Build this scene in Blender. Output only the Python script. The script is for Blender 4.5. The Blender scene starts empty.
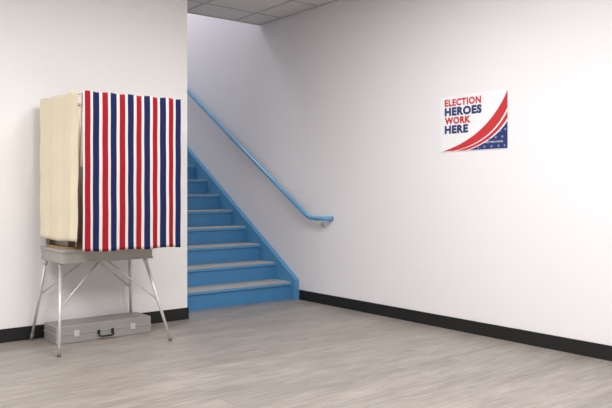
import bpy, bmesh, math, random
from mathutils import Vector, Matrix
random.seed(3)
S=bpy.context.scene
S.view_settings.view_transform='Standard'
COL=S.collection
def lin(c):
    return tuple(((v/255)/12.92 if v/255<=0.04045 else (((v/255)+0.055)/1.055)**2.4) for v in c)+(1,)
def mat(name,rgb,rough=0.6,metal=0.0,noise=0.0,nscale=20,bump=0.0,spec=0.5):
    m=bpy.data.materials.new(name); m.use_nodes=True
    nt=m.node_tree; b=nt.nodes['Principled BSDF']
    c=lin(rgb)
    b.inputs['Base Color'].default_value=c
    b.inputs['Roughness'].default_value=rough
    b.inputs['Metallic'].default_value=metal
    b.inputs['Specular IOR Level'].default_value=spec
    if noise or bump:
        tc=nt.nodes.new('ShaderNodeTexCoord'); n=nt.nodes.new('ShaderNodeTexNoise')
        n.inputs['Scale'].default_value=nscale; n.inputs['Detail'].default_value=5
        nt.links.new(tc.outputs['Object'],n.inputs['Vector'])
        if noise:
            mx=nt.nodes.new('ShaderNodeMix'); mx.data_type='RGBA'
            mx.inputs[6].default_value=tuple(v*(1-noise) for v in c[:3])+(1,)
            mx.inputs[7].default_value=tuple(min(1,v*(1+noise)) for v in c[:3])+(1,)
            nt.links.new(n.outputs['Fac'],mx.inputs[0]); nt.links.new(mx.outputs[2],b.inputs['Base Color'])
        if bump:
            bp=nt.nodes.new('ShaderNodeBump'); bp.inputs['Strength'].default_value=bump; bp.inputs['Distance'].default_value=0.002
            nt.links.new(n.outputs['Fac'],bp.inputs['Height']); nt.links.new(bp.outputs['Normal'],b.inputs['Normal'])
    return m
def obj(name,bm,mats,parent=None,smooth=False):
    me=bpy.data.meshes.new(name)
    bmesh.ops.recalc_face_normals(bm,faces=bm.faces[:])
    bm.to_mesh(me); bm.free()
    if not isinstance(mats,(list,tuple)): mats=[mats]
    for m in mats: me.materials.append(m)
    if smooth:
        for p in me.polygons: p.use_smooth=True
    o=bpy.data.objects.new(name,me); COL.objects.link(o)
    if parent: o.parent=parent
    return o
def addbox(bm,a,b,mi=0,bev=0.0):
    r=bmesh.ops.create_cube(bm,size=1)
    vs=r['verts']
    for v in vs:
        v.co=Vector([(a[i]+b[i])/2+v.co[i]*(b[i]-a[i]) for i in range(3)])
    fs=set(f for v in vs for f in v.link_faces)
    for f in fs: f.material_index=mi
    if bev:
        es=list(set(e for v in vs for e in v.link_edges))
        rr=bmesh.ops.bevel(bm,geom=es,offset=bev,segments=2,affect='EDGES',profile=0.5)
        for f in rr['faces']: f.material_index=mi
def box(name,a,b,m,parent=None,bev=0.0):
    bm=bmesh.new(); addbox(bm,a,b,0,bev); return obj(name,bm,m,parent)
def addtube(bm,pts,r,seg=12,mi=0,r2=None):
    pts=[Vector(p) for p in pts]; rings=[]
    n=len(pts)
    for i,p in enumerate(pts):
        if i==0: t=pts[1]-p
        elif i==n-1: t=p-pts[i-1]
        else: t=(pts[i+1]-p).normalized()+(p-pts[i-1]).normalized()
        t.normalize()
        up=Vector((0,0,1)) if abs(t.z)<0.95 else Vector((1,0,0))
        a=t.cross(up).normalized(); b=t.cross(a).normalized()
        rad=r if r2 is None else r+(r2-r)*i/(n-1)
        rings.append([bm.verts.new(p+a*math.cos(2*math.pi*k/seg)*rad+b*math.sin(2*math.pi*k/seg)*rad) for k in range(seg)])
    for i in range(n-1):
        for k in range(seg):
            f=bm.faces.new((rings[i][k],rings[i][(k+1)%seg],rings[i+1][(k+1)%seg],rings[i+1][k])); f.material_index=mi; f.smooth=True
    for rg in (rings[0],rings[-1]):
        f=bm.faces.new(rg); f.material_index=mi
def poly_prism(bm,prof,x0,x1,mi=0):
    a=[bm.verts.new((x0,y,z)) for y,z in prof]; b=[bm.verts.new((x1,y,z)) for y,z in prof]
    f=bm.faces.new(a); f.material_index=mi; f=bm.faces.new(b); f.material_index=mi
    n=len(prof)
    for i in range(n):
        f=bm.faces.new((a[i],a[(i+1)%n],b[(i+1)%n],b[i])); f.material_index=mi
def empty(name,loc=(0,0,0)):
    e=bpy.data.objects.new(name,None); COL.objects.link(e); e.location=loc; return e

# ---------------- constants
H=1.12; YL=5.435; XR=4.44; XE=3.0; CZ=2.94; YC=6.41; YE=12.0; ZT=5.7
# ---------------- materials
M_wallL=mat('wall_paint_left',(230,228,228),0.75,noise=0.01,nscale=3,bump=0.05)
M_wallR=mat('wall_paint_right',(230,227,230),0.7,noise=0.01,nscale=3,bump=0.05)
M_base=mat('black_rubber_base',(14,14,15),0.65)
M_ceil=mat('ceiling_tile',(222,220,217),0.9,noise=0.05,nscale=120,bump=0.3)
M_grid=mat('ceiling_grid_metal',(188,186,183),0.5)
M_blue=mat('blue_stair_paint',(84,146,190),0.42,noise=0.03,nscale=6)
M_blue2=mat('blue_riser_paint',(68,130,180),0.45,noise=0.04,nscale=8)
M_tread=mat('grey_tread_vinyl',(172,166,161),0.55,noise=0.12,nscale=25)
M_rail=mat('handrail_paint',(98,158,200),0.3)
M_alu=mat('aluminium',(204,203,200),0.4,metal=0.35,noise=0.05,nscale=15)
M_alup=mat('aluminium_sheet',(172,169,163),0.5,metal=0.25,noise=0.06,nscale=9)
M_case=mat('case_grey_paint',(154,151,147),0.5,metal=0.2,noise=0.06,nscale=9)
M_rub=mat('rubber_foot',(120,118,115),0.8)
M_blk=mat('black_plastic',(22,22,22),0.45)
M_wood=mat('plywood_panel',(168,132,92),0.6,noise=0.15,nscale=10)
M_white=mat('poster_white',(234,234,238),0.5)
M_red=mat('poster_red',(196,44,50),0.5)
M_navy=mat('poster_navy',(36,48,104),0.5)
M_lb=mat('poster_star_blue',(120,145,200),0.5)

def floor_mat():
    m=bpy.data.materials.new('vinyl_plank_floor'); m.use_nodes=True; nt=m.node_tree; N=nt.nodes; L=nt.links
    b=N['Principled BSDF']; tc=N.new('ShaderNodeTexCoord')
    br=N.new('ShaderNodeTexBrick'); br.offset=0.37; br.inputs['Scale'].default_value=1
    br.inputs['Brick Width'].default_value=1.22; br.inputs['Row Height'].default_value=0.155
    br.inputs['Mortar Size'].default_value=0.0012; br.inputs['Mortar Smooth'].default_value=0.5
    br.inputs['Color1'].default_value=lin((150,143,137)); br.inputs['Color2'].default_value=lin((138,132,126)); br.inputs['Mortar'].default_value=lin((108,103,98))
    L.new(tc.outputs['Object'],br.inputs['Vector'])
    def grain(sx,sy,sc,lo,hi,p0,p1,dist):
        mp=N.new('ShaderNodeMapping'); mp.inputs['Scale'].default_value=(sx,sy,1); L.new(tc.outputs['Object'],mp.inputs['Vector'])
        n1=N.new('ShaderNodeTexNoise'); n1.inputs['Scale'].default_value=sc; n1.inputs['Detail'].default_value=8; n1.inputs['Roughness'].default_value=0.68
        n1.inputs['Distortion'].default_value=dist
        L.new(mp.outputs[0],n1.inputs['Vector'])
        cr=N.new('ShaderNodeValToRGB'); cr.color_ramp.elements[0].position=p0; cr.color_ramp.elements[0].color=(lo,lo*0.98,lo*0.96,1)
        cr.color_ramp.elements[1].position=p1; cr.color_ramp.elements[1].color=(hi,hi,hi,1); L.new(n1.outputs['Fac'],cr.inputs[0])
        return n1,cr
    n1,g1=grain(2.4,26,1.8,0.72,1.17,0.34,0.66,0.6)
    n2,g2=grain(1.6,9,1.1,0.88,1.10,0.36,0.64,0.2)
    prev=br.outputs['Color']
    for g in (g1,g2):
        mx=N.new('ShaderNodeMix'); mx.data_type='RGBA'; mx.blend_type='MULTIPLY'; mx.inputs[0].default_value=1
        L.new(prev,mx.inputs[6]); L.new(g.outputs[0],mx.inputs[7]); prev=mx.outputs[2]
    L.new(prev,b.inputs['Base Color'])
    b.inputs['Roughness'].default_value=0.4
    bp=N.new('ShaderNodeBump'); bp.inputs['Strength'].default_value=0.15; bp.inputs['Distance'].default_value=0.002
    L.new(n1.outputs['Fac'],bp.inputs['Height']); L.new(bp.outputs['Normal'],b.inputs['Normal'])
    return m
M_floor=floor_mat()

def stripe_mat():
    m=bpy.data.materials.new('striped_curtain_cloth'); m.use_nodes=True; nt=m.node_tree; N=nt.nodes; L=nt.links
    b=N['Principled BSDF']; uv=N.new('ShaderNodeUVMap'); uv.uv_map='UVMap'
    sp=N.new('ShaderNodeSeparateXYZ'); L.new(uv.outputs[0],sp.inputs[0])
    mu=N.new('ShaderNodeMath'); mu.operation='MULTIPLY'; mu.inputs[1].default_value=5.9; L.new(sp.outputs[0],mu.inputs[0])
    fr=N.new('ShaderNodeMath'); fr.operation='FRACT'; L.new(mu.outputs[0],fr.inputs[0])
    cr=N.new('ShaderNodeValToRGB'); r=cr.color_ramp; r.interpolation='CONSTANT'
    W=lin((208,198,190)); R=lin((146,26,42)); B=lin((24,36,80))
    r.elements[0].position=0; r.elements[0].color=W
    r.elements[1].position=0.10; r.elements[1].color=R
    for p,c in ((0.42,W),(0.56,B),(0.93,W)):
        e=r.elements.new(p); e.color=c
    L.new(fr.outputs[0],cr.inputs[0]); L.new(cr.outputs[0],b.inputs['Base Color'])
    b.inputs['Roughness'].default_value=0.9; b.inputs['Specular IOR Level'].default_value=0.15
    n=N.new('ShaderNodeTexNoise'); n.inputs['Scale'].default_value=400; bp=N.new('ShaderNodeBump'); bp.inputs['Strength'].default_value=0.2; bp.inputs['Distance'].default_value=0.001
    L.new(n.outputs['Fac'],bp.inputs['Height']); L.new(bp.outputs['Normal'],b.inputs['Normal'])
    return m
M_str=stripe_mat()
M_cream=mat('cream_curtain_cloth',(234,223,198),0.9,noise=0.03,nscale=8,bump=0.1,spec=0.15)

# ---------------- room
bm=bmesh.new(); addbox(bm,(-3.5,-3.5,-0.1),(XR+0.15,YE,0)); obj('floor',bm,M_floor)
box('wall_left',(-3.5,YL,0),(XE,YL+0.12,CZ),M_wallL)
box('wall_stairwell_inner',(XE-0.12,YL+0.12,0),(XE,YE,ZT),M_wallR)
box('wall_right',(XR,-3.5,0),(XR+0.15,YE,ZT),M_wallR)
box('wall_back',(-3.5,-3.6,0),(XR,-3.5,CZ),M_wallL)
box('wall_side',(-3.6,-3.5,0),(-3.5,YL+0.12,CZ),M_wallL)
box('wall_stair_top',(XE-0.12,YE,0),(XR+0.15,YE+0.12,ZT),M_wallR)
box('wall_stairwell_header',(XE,YC-0.1,CZ+0.12),(XR,YC,ZT),M_wallR)
box('ceiling_stairwell',(XE-0.12,YC-0.1,ZT),(XR+0.15,YE+0.12,ZT+0.1),M_ceil)
bm=bmesh.new()
addbox(bm,(-3.5,-3.5,CZ),(XR,YL+0.12,CZ+0.12)); addbox(bm,(XE,YL+0.12,CZ),(XR,YC,CZ+0.12))
ceil=obj('ceiling',bm,M_ceil)
bm=bmesh.new()
g=0.61; x=XR-0.33
while x>-3.4:
    y1=YC if x>XE else YL
    addbox(bm,(x-0.012,-3.5,CZ-0.004),(x+0.012,y1,CZ+0.001)); x-=g
y=YC-0.42
while y>-3.4:
    x0=-3.5 if y<YL else XE
    addbox(bm,(x0,y-0.012,CZ-0.0045),(XR,y+0.012,CZ+0.001)); y-=g
addbox(bm,(XR-0.02,-3.5,CZ-0.005),(XR,YC,CZ)); addbox(bm,(XE,YC-0.025,CZ-0.006),(XR,YC+0.003,CZ+0.12))
obj('ceiling_grid',bm,M_grid,ceil)
bm=bmesh.new(); addbox(bm,(-3.5,YL-0.01,0),(XE,YL,0.1),0,0.002); addbox(bm,(XE,YL-0.01,0),(XE+0.01,5.69,0.1)); obj('baseboard_left',bm,M_base)
box('baseboard_right',(XR-0.01,-3.5,0),(XR,5.69,0.1),M_base,bev=0.002)

# ---------------- stairs
st=empty('staircase')
Y0=5.78; R=0.178; T=0.28; NS=17; SL=R/T
xa=XE+0.004; xb=XR-0.004
bm=bmesh.new()
for i in range(NS):
    addbox(bm,(xa,Y0+i*T,0 if i<1 else (i-1)*R),(XR-0.05,Y0+(i+1)*T+0.01,(i+1)*R-0.025))
obj('risers',bm,M_blue2,st)
bm=bmesh.new(); 
for i in range(NS):
    z=(i+1)*R
    addbox(bm,(XE+0.04,Y0+i*T-0.016,z-0.008),(XR-0.05,Y0+(i+1)*T,z))
obj('treads',bm,M_tread,st)
bm=bmesh.new()
for i in range(NS):
    z=(i+1)*R
    addbox(bm,(XE+0.04,Y0+i*T-0.018,z-0.034),(XR-0.05,Y0+i*T+0.012,z-0.0085),0,0.004)
obj('nosings',bm,M_blue,st)
ys=5.70; yt=Y0+NS*T
def top(y): return 0.205+SL*(y-ys)
pr=[(ys,0),(ys,0.205),(yt,top(yt)),(yt,0)]
bm=bmesh.new()
poly_prism(bm,pr,XR-0.055,xb); obj('stringer_right',bm,M_blue,st)
bm=bmesh.new(); poly_prism(bm,pr,xa,XE+0.045); obj('stringer_left',bm,M_blue,st)
box('landing',(xa,yt,0),(xb,YE-0.005,NS*R),M_tread,st)

# handrail
hr=empty('handrail')
xr=XR-0.08
bm=bmesh.new()
yb,zb=5.45,0.845; SR=0.622
pts=[(XR-0.002,5.18,zb),(XR-0.04,5.18,zb),(XR-0.065,5.185,zb),(xr,5.205,zb)]
pts+=[(xr,5.28,zb),(xr,yb-0.07,zb),(xr,yb-0.02,zb+0.006),(xr,yb+0.03,zb+0.026),(xr,yb+0.08,zb+0.055)]
ye=10.4; pts.append((xr,ye,zb+0.055+SR*(ye-yb-0.08)))
addtube(bm,pts,0.0225,14)
obj('rail',bm,M_rail,hr)
bm=bmesh.new()
def zr(y): return zb if y<yb else zb+0.055+SR*(y-yb-0.08)
for y in (5.31,6.9,8.5,10.1):
    z=zr(y)
    addtube(bm,[(xr,y,z-0.02),(xr,y,z-0.05),(xr+0.02,y,z-0.065),(XR-0.01,y,z-0.07)],0.006,8)
    addtube(bm,[(XR-0.012,y,z-0.07),(XR-0.001,y,z-0.07)],0.024,16)
obj('brackets',bm,M_alu,hr)

# ---------------- voting booth
vb=empty('voting_booth')
tz0,tz1=0.61,0.70
bm=bmesh.new()
tx0,tx1,ty0,ty1=1.72,2.40,4.88,5.33
addbox(bm,(tx0,ty0,tz0),(tx1,ty1,tz1),0,0.006)
addbox(bm,(tx0-0.008,ty0-0.008,tz1-0.02),(tx1+0.008,ty1+0.008,tz1+0.004),0,0.004)
addbox(bm,(tx0-0.004,ty0-0.004,tz0-0.004),(tx1+0.004,ty1+0.004,tz0+0.01),0,0.002)
obj('table_tray',bm,M_alup,vb)
legs={'front_left':((1.745,4.99),(1.644,4.735)),'front_right':((2.345,4.90),(2.469,4.72)),
      'back_left':((1.74,5.28),(1.665,5.39)),'back_right':((2.38,5.24),(2.46,5.395))}
def legpt(k,z):
    a,b=legs[k]; t=(tz0-z)/tz0
    return Vector((a[0]+(b[0]-a[0])*t,a[1]+(b[1]-a[1])*t,z))
for k in legs:
    bm=bmesh.new()
    addtube(bm,[legpt(k,tz0+0.01),legpt(k,0.025)],0.0125,12,0,0.010)
    addtube(bm,[legpt(k,tz0+0.0),legpt(k,tz0-0.04)],0.016,12,0)
    addtube(bm,[legpt(k,0.05),legpt(k,0.0035)],0.0125,12,1)
    obj('leg_'+k,bm,[M_alu,M_rub],vb)
bm=bmesh.new()
cx=(tx0+tx1)/2
addtube(bm,[legpt('front_left',0.30),(cx-0.02,5.0,tz0-0.002)],0.006,8)
addtube(bm,[legpt('front_right',0.30),(cx+0.02,5.0,tz0-0.002)],0.006,8)
addtube(bm,[legpt('back_left',0.34),(cx-0.02,5.22,tz0-0.002)],0.006,8)
addtube(bm,[legpt('back_right',0.34),(cx+0.02,5.22,tz0-0.002)],0.006,8)
addbox(bm,(cx-0.05,4.97,tz0-0.016),(cx+0.05,5.25,tz0-0.002))
obj('braces',bm,M_alu,vb)
bm=bmesh.new()
addbox(bm,(tx0+0.03,ty1-0.025,tz1),(tx1-0.03,ty1-0.015,1.30),0)
addbox(bm,(tx0+0.08,5.0,tz1),(tx0+0.09,ty1-0.02,1.25),0); addbox(bm,(tx1-0.06,5.0,tz1),(tx1-0.05,ty1-0.02,1.25),0)
obj('privacy_screen',bm,M_alup,vb)
box('writing_surface',(tx0+0.03,ty0+0.02,tz1+0.004),(tx1-0.03,ty1-0.02,tz1+0.016),M_wood,vb)
FY=4.655; BY=5.31; ZTOP=1.785
A=(1.778,FY+0.014,ZTOP-0.012); B=(2.512,FY+0.014,ZTOP-0.012); C=(2.50,BY,ZTOP-0.005); D=(1.73,BY,ZTOP-0.002)
bm=bmesh.new()
addtube(bm,[A,B],0.006,8); addtube(bm,[B,C],0.006,8); addtube(bm,[C,D],0.006,8); addtube(bm,[D,A],0.006,8)
for p,q in (((1.76,5.28,tz1),D),((2.38,5.28,tz1),C)):
    addtube(bm,[p,q],0.008,8)
addtube(bm,[(1.82,4.90,tz1),A],0.006,8); addtube(bm,[(2.38,4.92,tz1),B],0.005,8)
obj('curtain_frame',bm,M_alu,vb)
def curtain(name,p0,p1,ztop,zbot,m,amp,nf,ph=0,cols=160,rows=40,zslope=0.0,sway=0.0,wrk=0.0):
    p0=Vector(p0); p1=Vector(p1); d=(p1-p0); L=d.length; t=d.normalized(); nrm=Vector((t.y,-t.x))
    bm=bmesh.new(); uvl=bm.loops.layers.uv.new('UVMap'); grid=[]
    for j in range(rows+1):
        v=j/rows; row=[]
        for i in range(cols+1):
            u=i/cols
            a=amp*(0.35+0.65*v)
            off=a*(math.sin(2*math.pi*nf*u+ph+0.5*math.sin(3*v+ph))+0.4*math.sin(2*math.pi*nf*2.3*u+1.3+v))
            off+=wrk*math.sin(7*u+11*v+ph)*math.sin(9*v-6*u)
            zt=ztop+0.003*math.sin(2*math.pi*nf*u)+ (zslope*u); zb_=zbot+0.004*math.sin(2*math.pi*nf*0.5*u+1)+zslope*u*0.3
            q=p0+t*(L*u+sway*v*u)+nrm*off
            row.append(bm.verts.new((q.x,q.y,zt+(zb_-zt)*v)))
        grid.append(row)
    for j in range(rows):
        for i in range(cols):
            f=bm.faces.new((grid[j][i],grid[j+1][i],grid[j+1][i+1],grid[j][i+1])); f.smooth=True
            for lp,(a_,b_) in zip(f.loops,((i,j),(i,j+1),(i+1,j+1),(i+1,j))): lp[uvl].uv=(a_/cols,1-b_/rows)
    o=obj(name,bm,m,vb,True)
    s=o.modifiers.new('t','SOLIDIFY'); s.thickness=0.0015
    return o
curtain('curtain_front',(1.776,FY),(2.515,FY),1.79,0.70,M_str,0.007,5,wrk=0.003)
curtain('curtain_side_left',(1.710,5.31),(1.762,4.70),1.79,0.765,M_cream,0.006,2.5,ph=1,sway=-0.02,wrk=0.005)
curtain('curtain_side_right',(2.508,4.68),(2.502,5.32),1.79,0.75,M_cream,0.006,4)
curtain('curtain_back',(1.72,5.335),(2.50,5.335),1.79,0.78,M_cream,0.004,4)

# ---------------- storage case
bm=bmesh.new()
addbox(bm,(1.75,5.10,0.0),(2.494,5.36,0.066),0,0.006)
addbox(bm,(1.75,5.10,0.068),(2.494,5.36,0.13),0,0.006)
addbox(bm,(1.747,5.097,0.060),(2.497,5.363,0.074),0,0.003)
hx=2.12
addbox(bm,(hx-0.062,5.085,0.04),(hx-0.045,5.10,0.075),1,0.002); addbox(bm,(hx+0.045,5.085,0.04),(hx+0.062,5.10,0.075),1,0.002)
addtube(bm,[(hx-0.054,5.09,0.06),(hx-0.054,5.075,0.035),(hx-0.04,5.07,0.028),(hx+0.04,5.07,0.028),(hx+0.054,5.075,0.035),(hx+0.054,5.09,0.06)],0.007,8,1)
for lx in (1.9,2.34):
    addbox(bm,(lx-0.02,5.092,0.045),(lx+0.02,5.10,0.09),2,0.002)
obj('metal_storage_case',bm,[M_case,M_blk,M_alu])

# ---------------- poster
PY,PZ,PW,PH=3.82,1.428,0.654,0.443
def P(u,v,off): return (XR-off,PY-u*PW,PZ+v*PH)
bm=bmesh.new(); addbox(bm,(XR-0.005,PY-PW,PZ),(XR-0.0005,PY,PZ+PH),0,0.0008)
poster=obj('election_poster',bm,M_white)
def bez(p0,p1,p2,n=30):
    return [((1-t)**2*p0[0]+2*t*(1-t)*p1[0]+t*t*p2[0],(1-t)**2*p0[1]+2*t*(1-t)*p1[1]+t*t*p2[1]) for t in [k/n for k in range(n+1)]]
def band(name,c0,c1,m,off):
    bm=bmesh.new(); n=len(c0)
    a=[bm.verts.new(P(*c0[i],off)) for i in range(n)]; b=[bm.verts.new(P(*c1[i],off)) for i in range(n)]
    for i in range(n-1): bm.faces.new((a[i],a[i+1],b[i+1],b[i]))
    o=obj(name,bm,m,poster)
c1=bez((0.03,0.01),(0.72,0.22),(0.99,0.99)); c2=bez((0.20,0.01),(0.78,0.12),(0.99,0.70))
c3=bez((0.24,0.01),(0.785,0.12),(0.99,0.64)); c4=bez((0.40,0.01),(0.81,0.15),(0.99,0.52))
c5=bez((0.44,0.01),(0.82,0.15),(0.99,0.47))
band('swoosh_outer',c1,c2,M_red,0.0058); band('swoosh_inner',c3,c4,M_red,0.0058)
c6=[(0.44+0.55*k/30,0.01) for k in range(31)]
band('star_field',c5,c6,M_navy,0.0058)
bm=bmesh.new()
for (u,v,s) in [(0.58,0.045,.012),(0.67,0.055,.014),(0.77,0.055,.015),(0.87,0.055,.015),(0.95,0.06,.013),(0.74,0.185,.013),(0.83,0.205,.015),(0.92,0.21,.015),(0.89,0.31,.014),(0.96,0.33,.014),(0.965,0.42,.010)]:
    cy,cz=P(u,v,0)[1:]
    vs=[bm.verts.new((XR-0.0064,cy+(s if k%2==0 else s*0.42)*math.sin(k*math.pi/5)*.95,cz+(s if k%2==0 else s*0.42)*math.cos(k*math.pi/5)*.95)) for k in range(10)]
    bm.faces.new(vs)
obj('stars',bm,M_lb,poster)
def text(name,s,u0,u1,v0,v1,m,off=0.0062,bold=0.03):
    cu=bpy.data.curves.new(name+'_c','FONT'); cu.body=s; cu.size=1; cu.offset=bold; cu.space_character=1.12; cu.resolution_u=4
    o=bpy.data.objects.new(name+'_tmp',cu); COL.objects.link(o)
    dg=bpy.context.evaluated_depsgraph_get(); me=bpy.data.meshes.new_from_object(o.evaluated_get(dg))
    bpy.data.objects.remove(o)
    xs=[v.co.x for v in me.vertices]; ys_=[v.co.y for v in me.vertices]
    x0,x1,y0,y1=min(xs),max(xs),min(ys_),max(ys_)
    for v in me.vertices:
        uu=u0+(v.co.x-x0)/(x1-x0)*(u1-u0); vv=v0+(v.co.y-y0)/(y1-y0)*(v1-v0)
        v.co=P(uu,vv,off)
    me.materials.clear(); me.materials.append(m); me.name=name
    t=bpy.data.objects.new(name,me); COL.objects.link(t); t.parent=poster
text('text_election','ELECTION',0.07,0.62,0.82,0.95,M_red,bold=0.045)
text('text_heroes','HEROES',0.07,0.63,0.645,0.80,M_navy,bold=0.06)
text('text_work','WORK',0.07,0.47,0.495,0.625,M_red,bold=0.055)
text('text_here','HERE',0.07,0.43,0.325,0.475,M_navy,bold=0.06)
text('text_small','ELECTIONS OFFICE',0.68,0.93,0.115,0.145,M_white,off=0.0066,bold=0.01)

# ---------------- lights
def troffer(x,y,sx,sy,power,z=CZ,col=(1,0.99,0.98)):
    bm=bmesh.new()
    for a,b in (((x-sx/2-0.03,y-sy/2-0.03,z-0.012),(x+sx/2+0.03,y-sy/2,z-0.005)),((x-sx/2-0.03,y+sy/2,z-0.012),(x+sx/2+0.03,y+sy/2+0.03,z-0.005)),
                ((x-sx/2-0.03,y-sy/2,z-0.012),(x-sx/2,y+sy/2,z-0.005)),((x+sx/2,y-sy/2,z-0.012),(x+sx/2+0.03,y+sy/2,z-0.005))):
        addbox(bm,a,b)
    o=obj('ceiling_light_panel',bm,M_grid)
    l=bpy.data.lights.new('panel_light','AREA'); l.shape='RECTANGLE'; l.size=sx; l.size_y=sy; l.energy=power; l.color=col
    lo=bpy.data.objects.new('panel_light',l); COL.objects.link(lo); lo.location=(x,y,z-0.015); lo.parent=o
for x,y,p in ((2.4,3.1,68),(-0.4,3.2,90),(2.4,0.6,98),(-0.4,0.4,92)):
    troffer(x,y,1.2,1.2,p)
troffer(3.6,8.6,0.6,1.2,62,ZT,(0.95,0.975,1.0))
w=bpy.data.worlds.new('world'); S.world=w; w.use_nodes=True
w.node_tree.nodes['Background'].inputs[0].default_value=(0.8,0.85,0.9,1); w.node_tree.nodes['Background'].inputs[1].default_value=0.3

# ---------------- camera
cam=bpy.data.cameras.new('camera'); co=bpy.data.objects.new('camera',cam); COL.objects.link(co)
cam.sensor_width=36; cam.lens=705/612*36; cam.shift_y=-14/612
co.location=(0,0,H); co.rotation_euler=(math.pi/2,0,-math.atan2(0.622,0.783))
S.camera=co
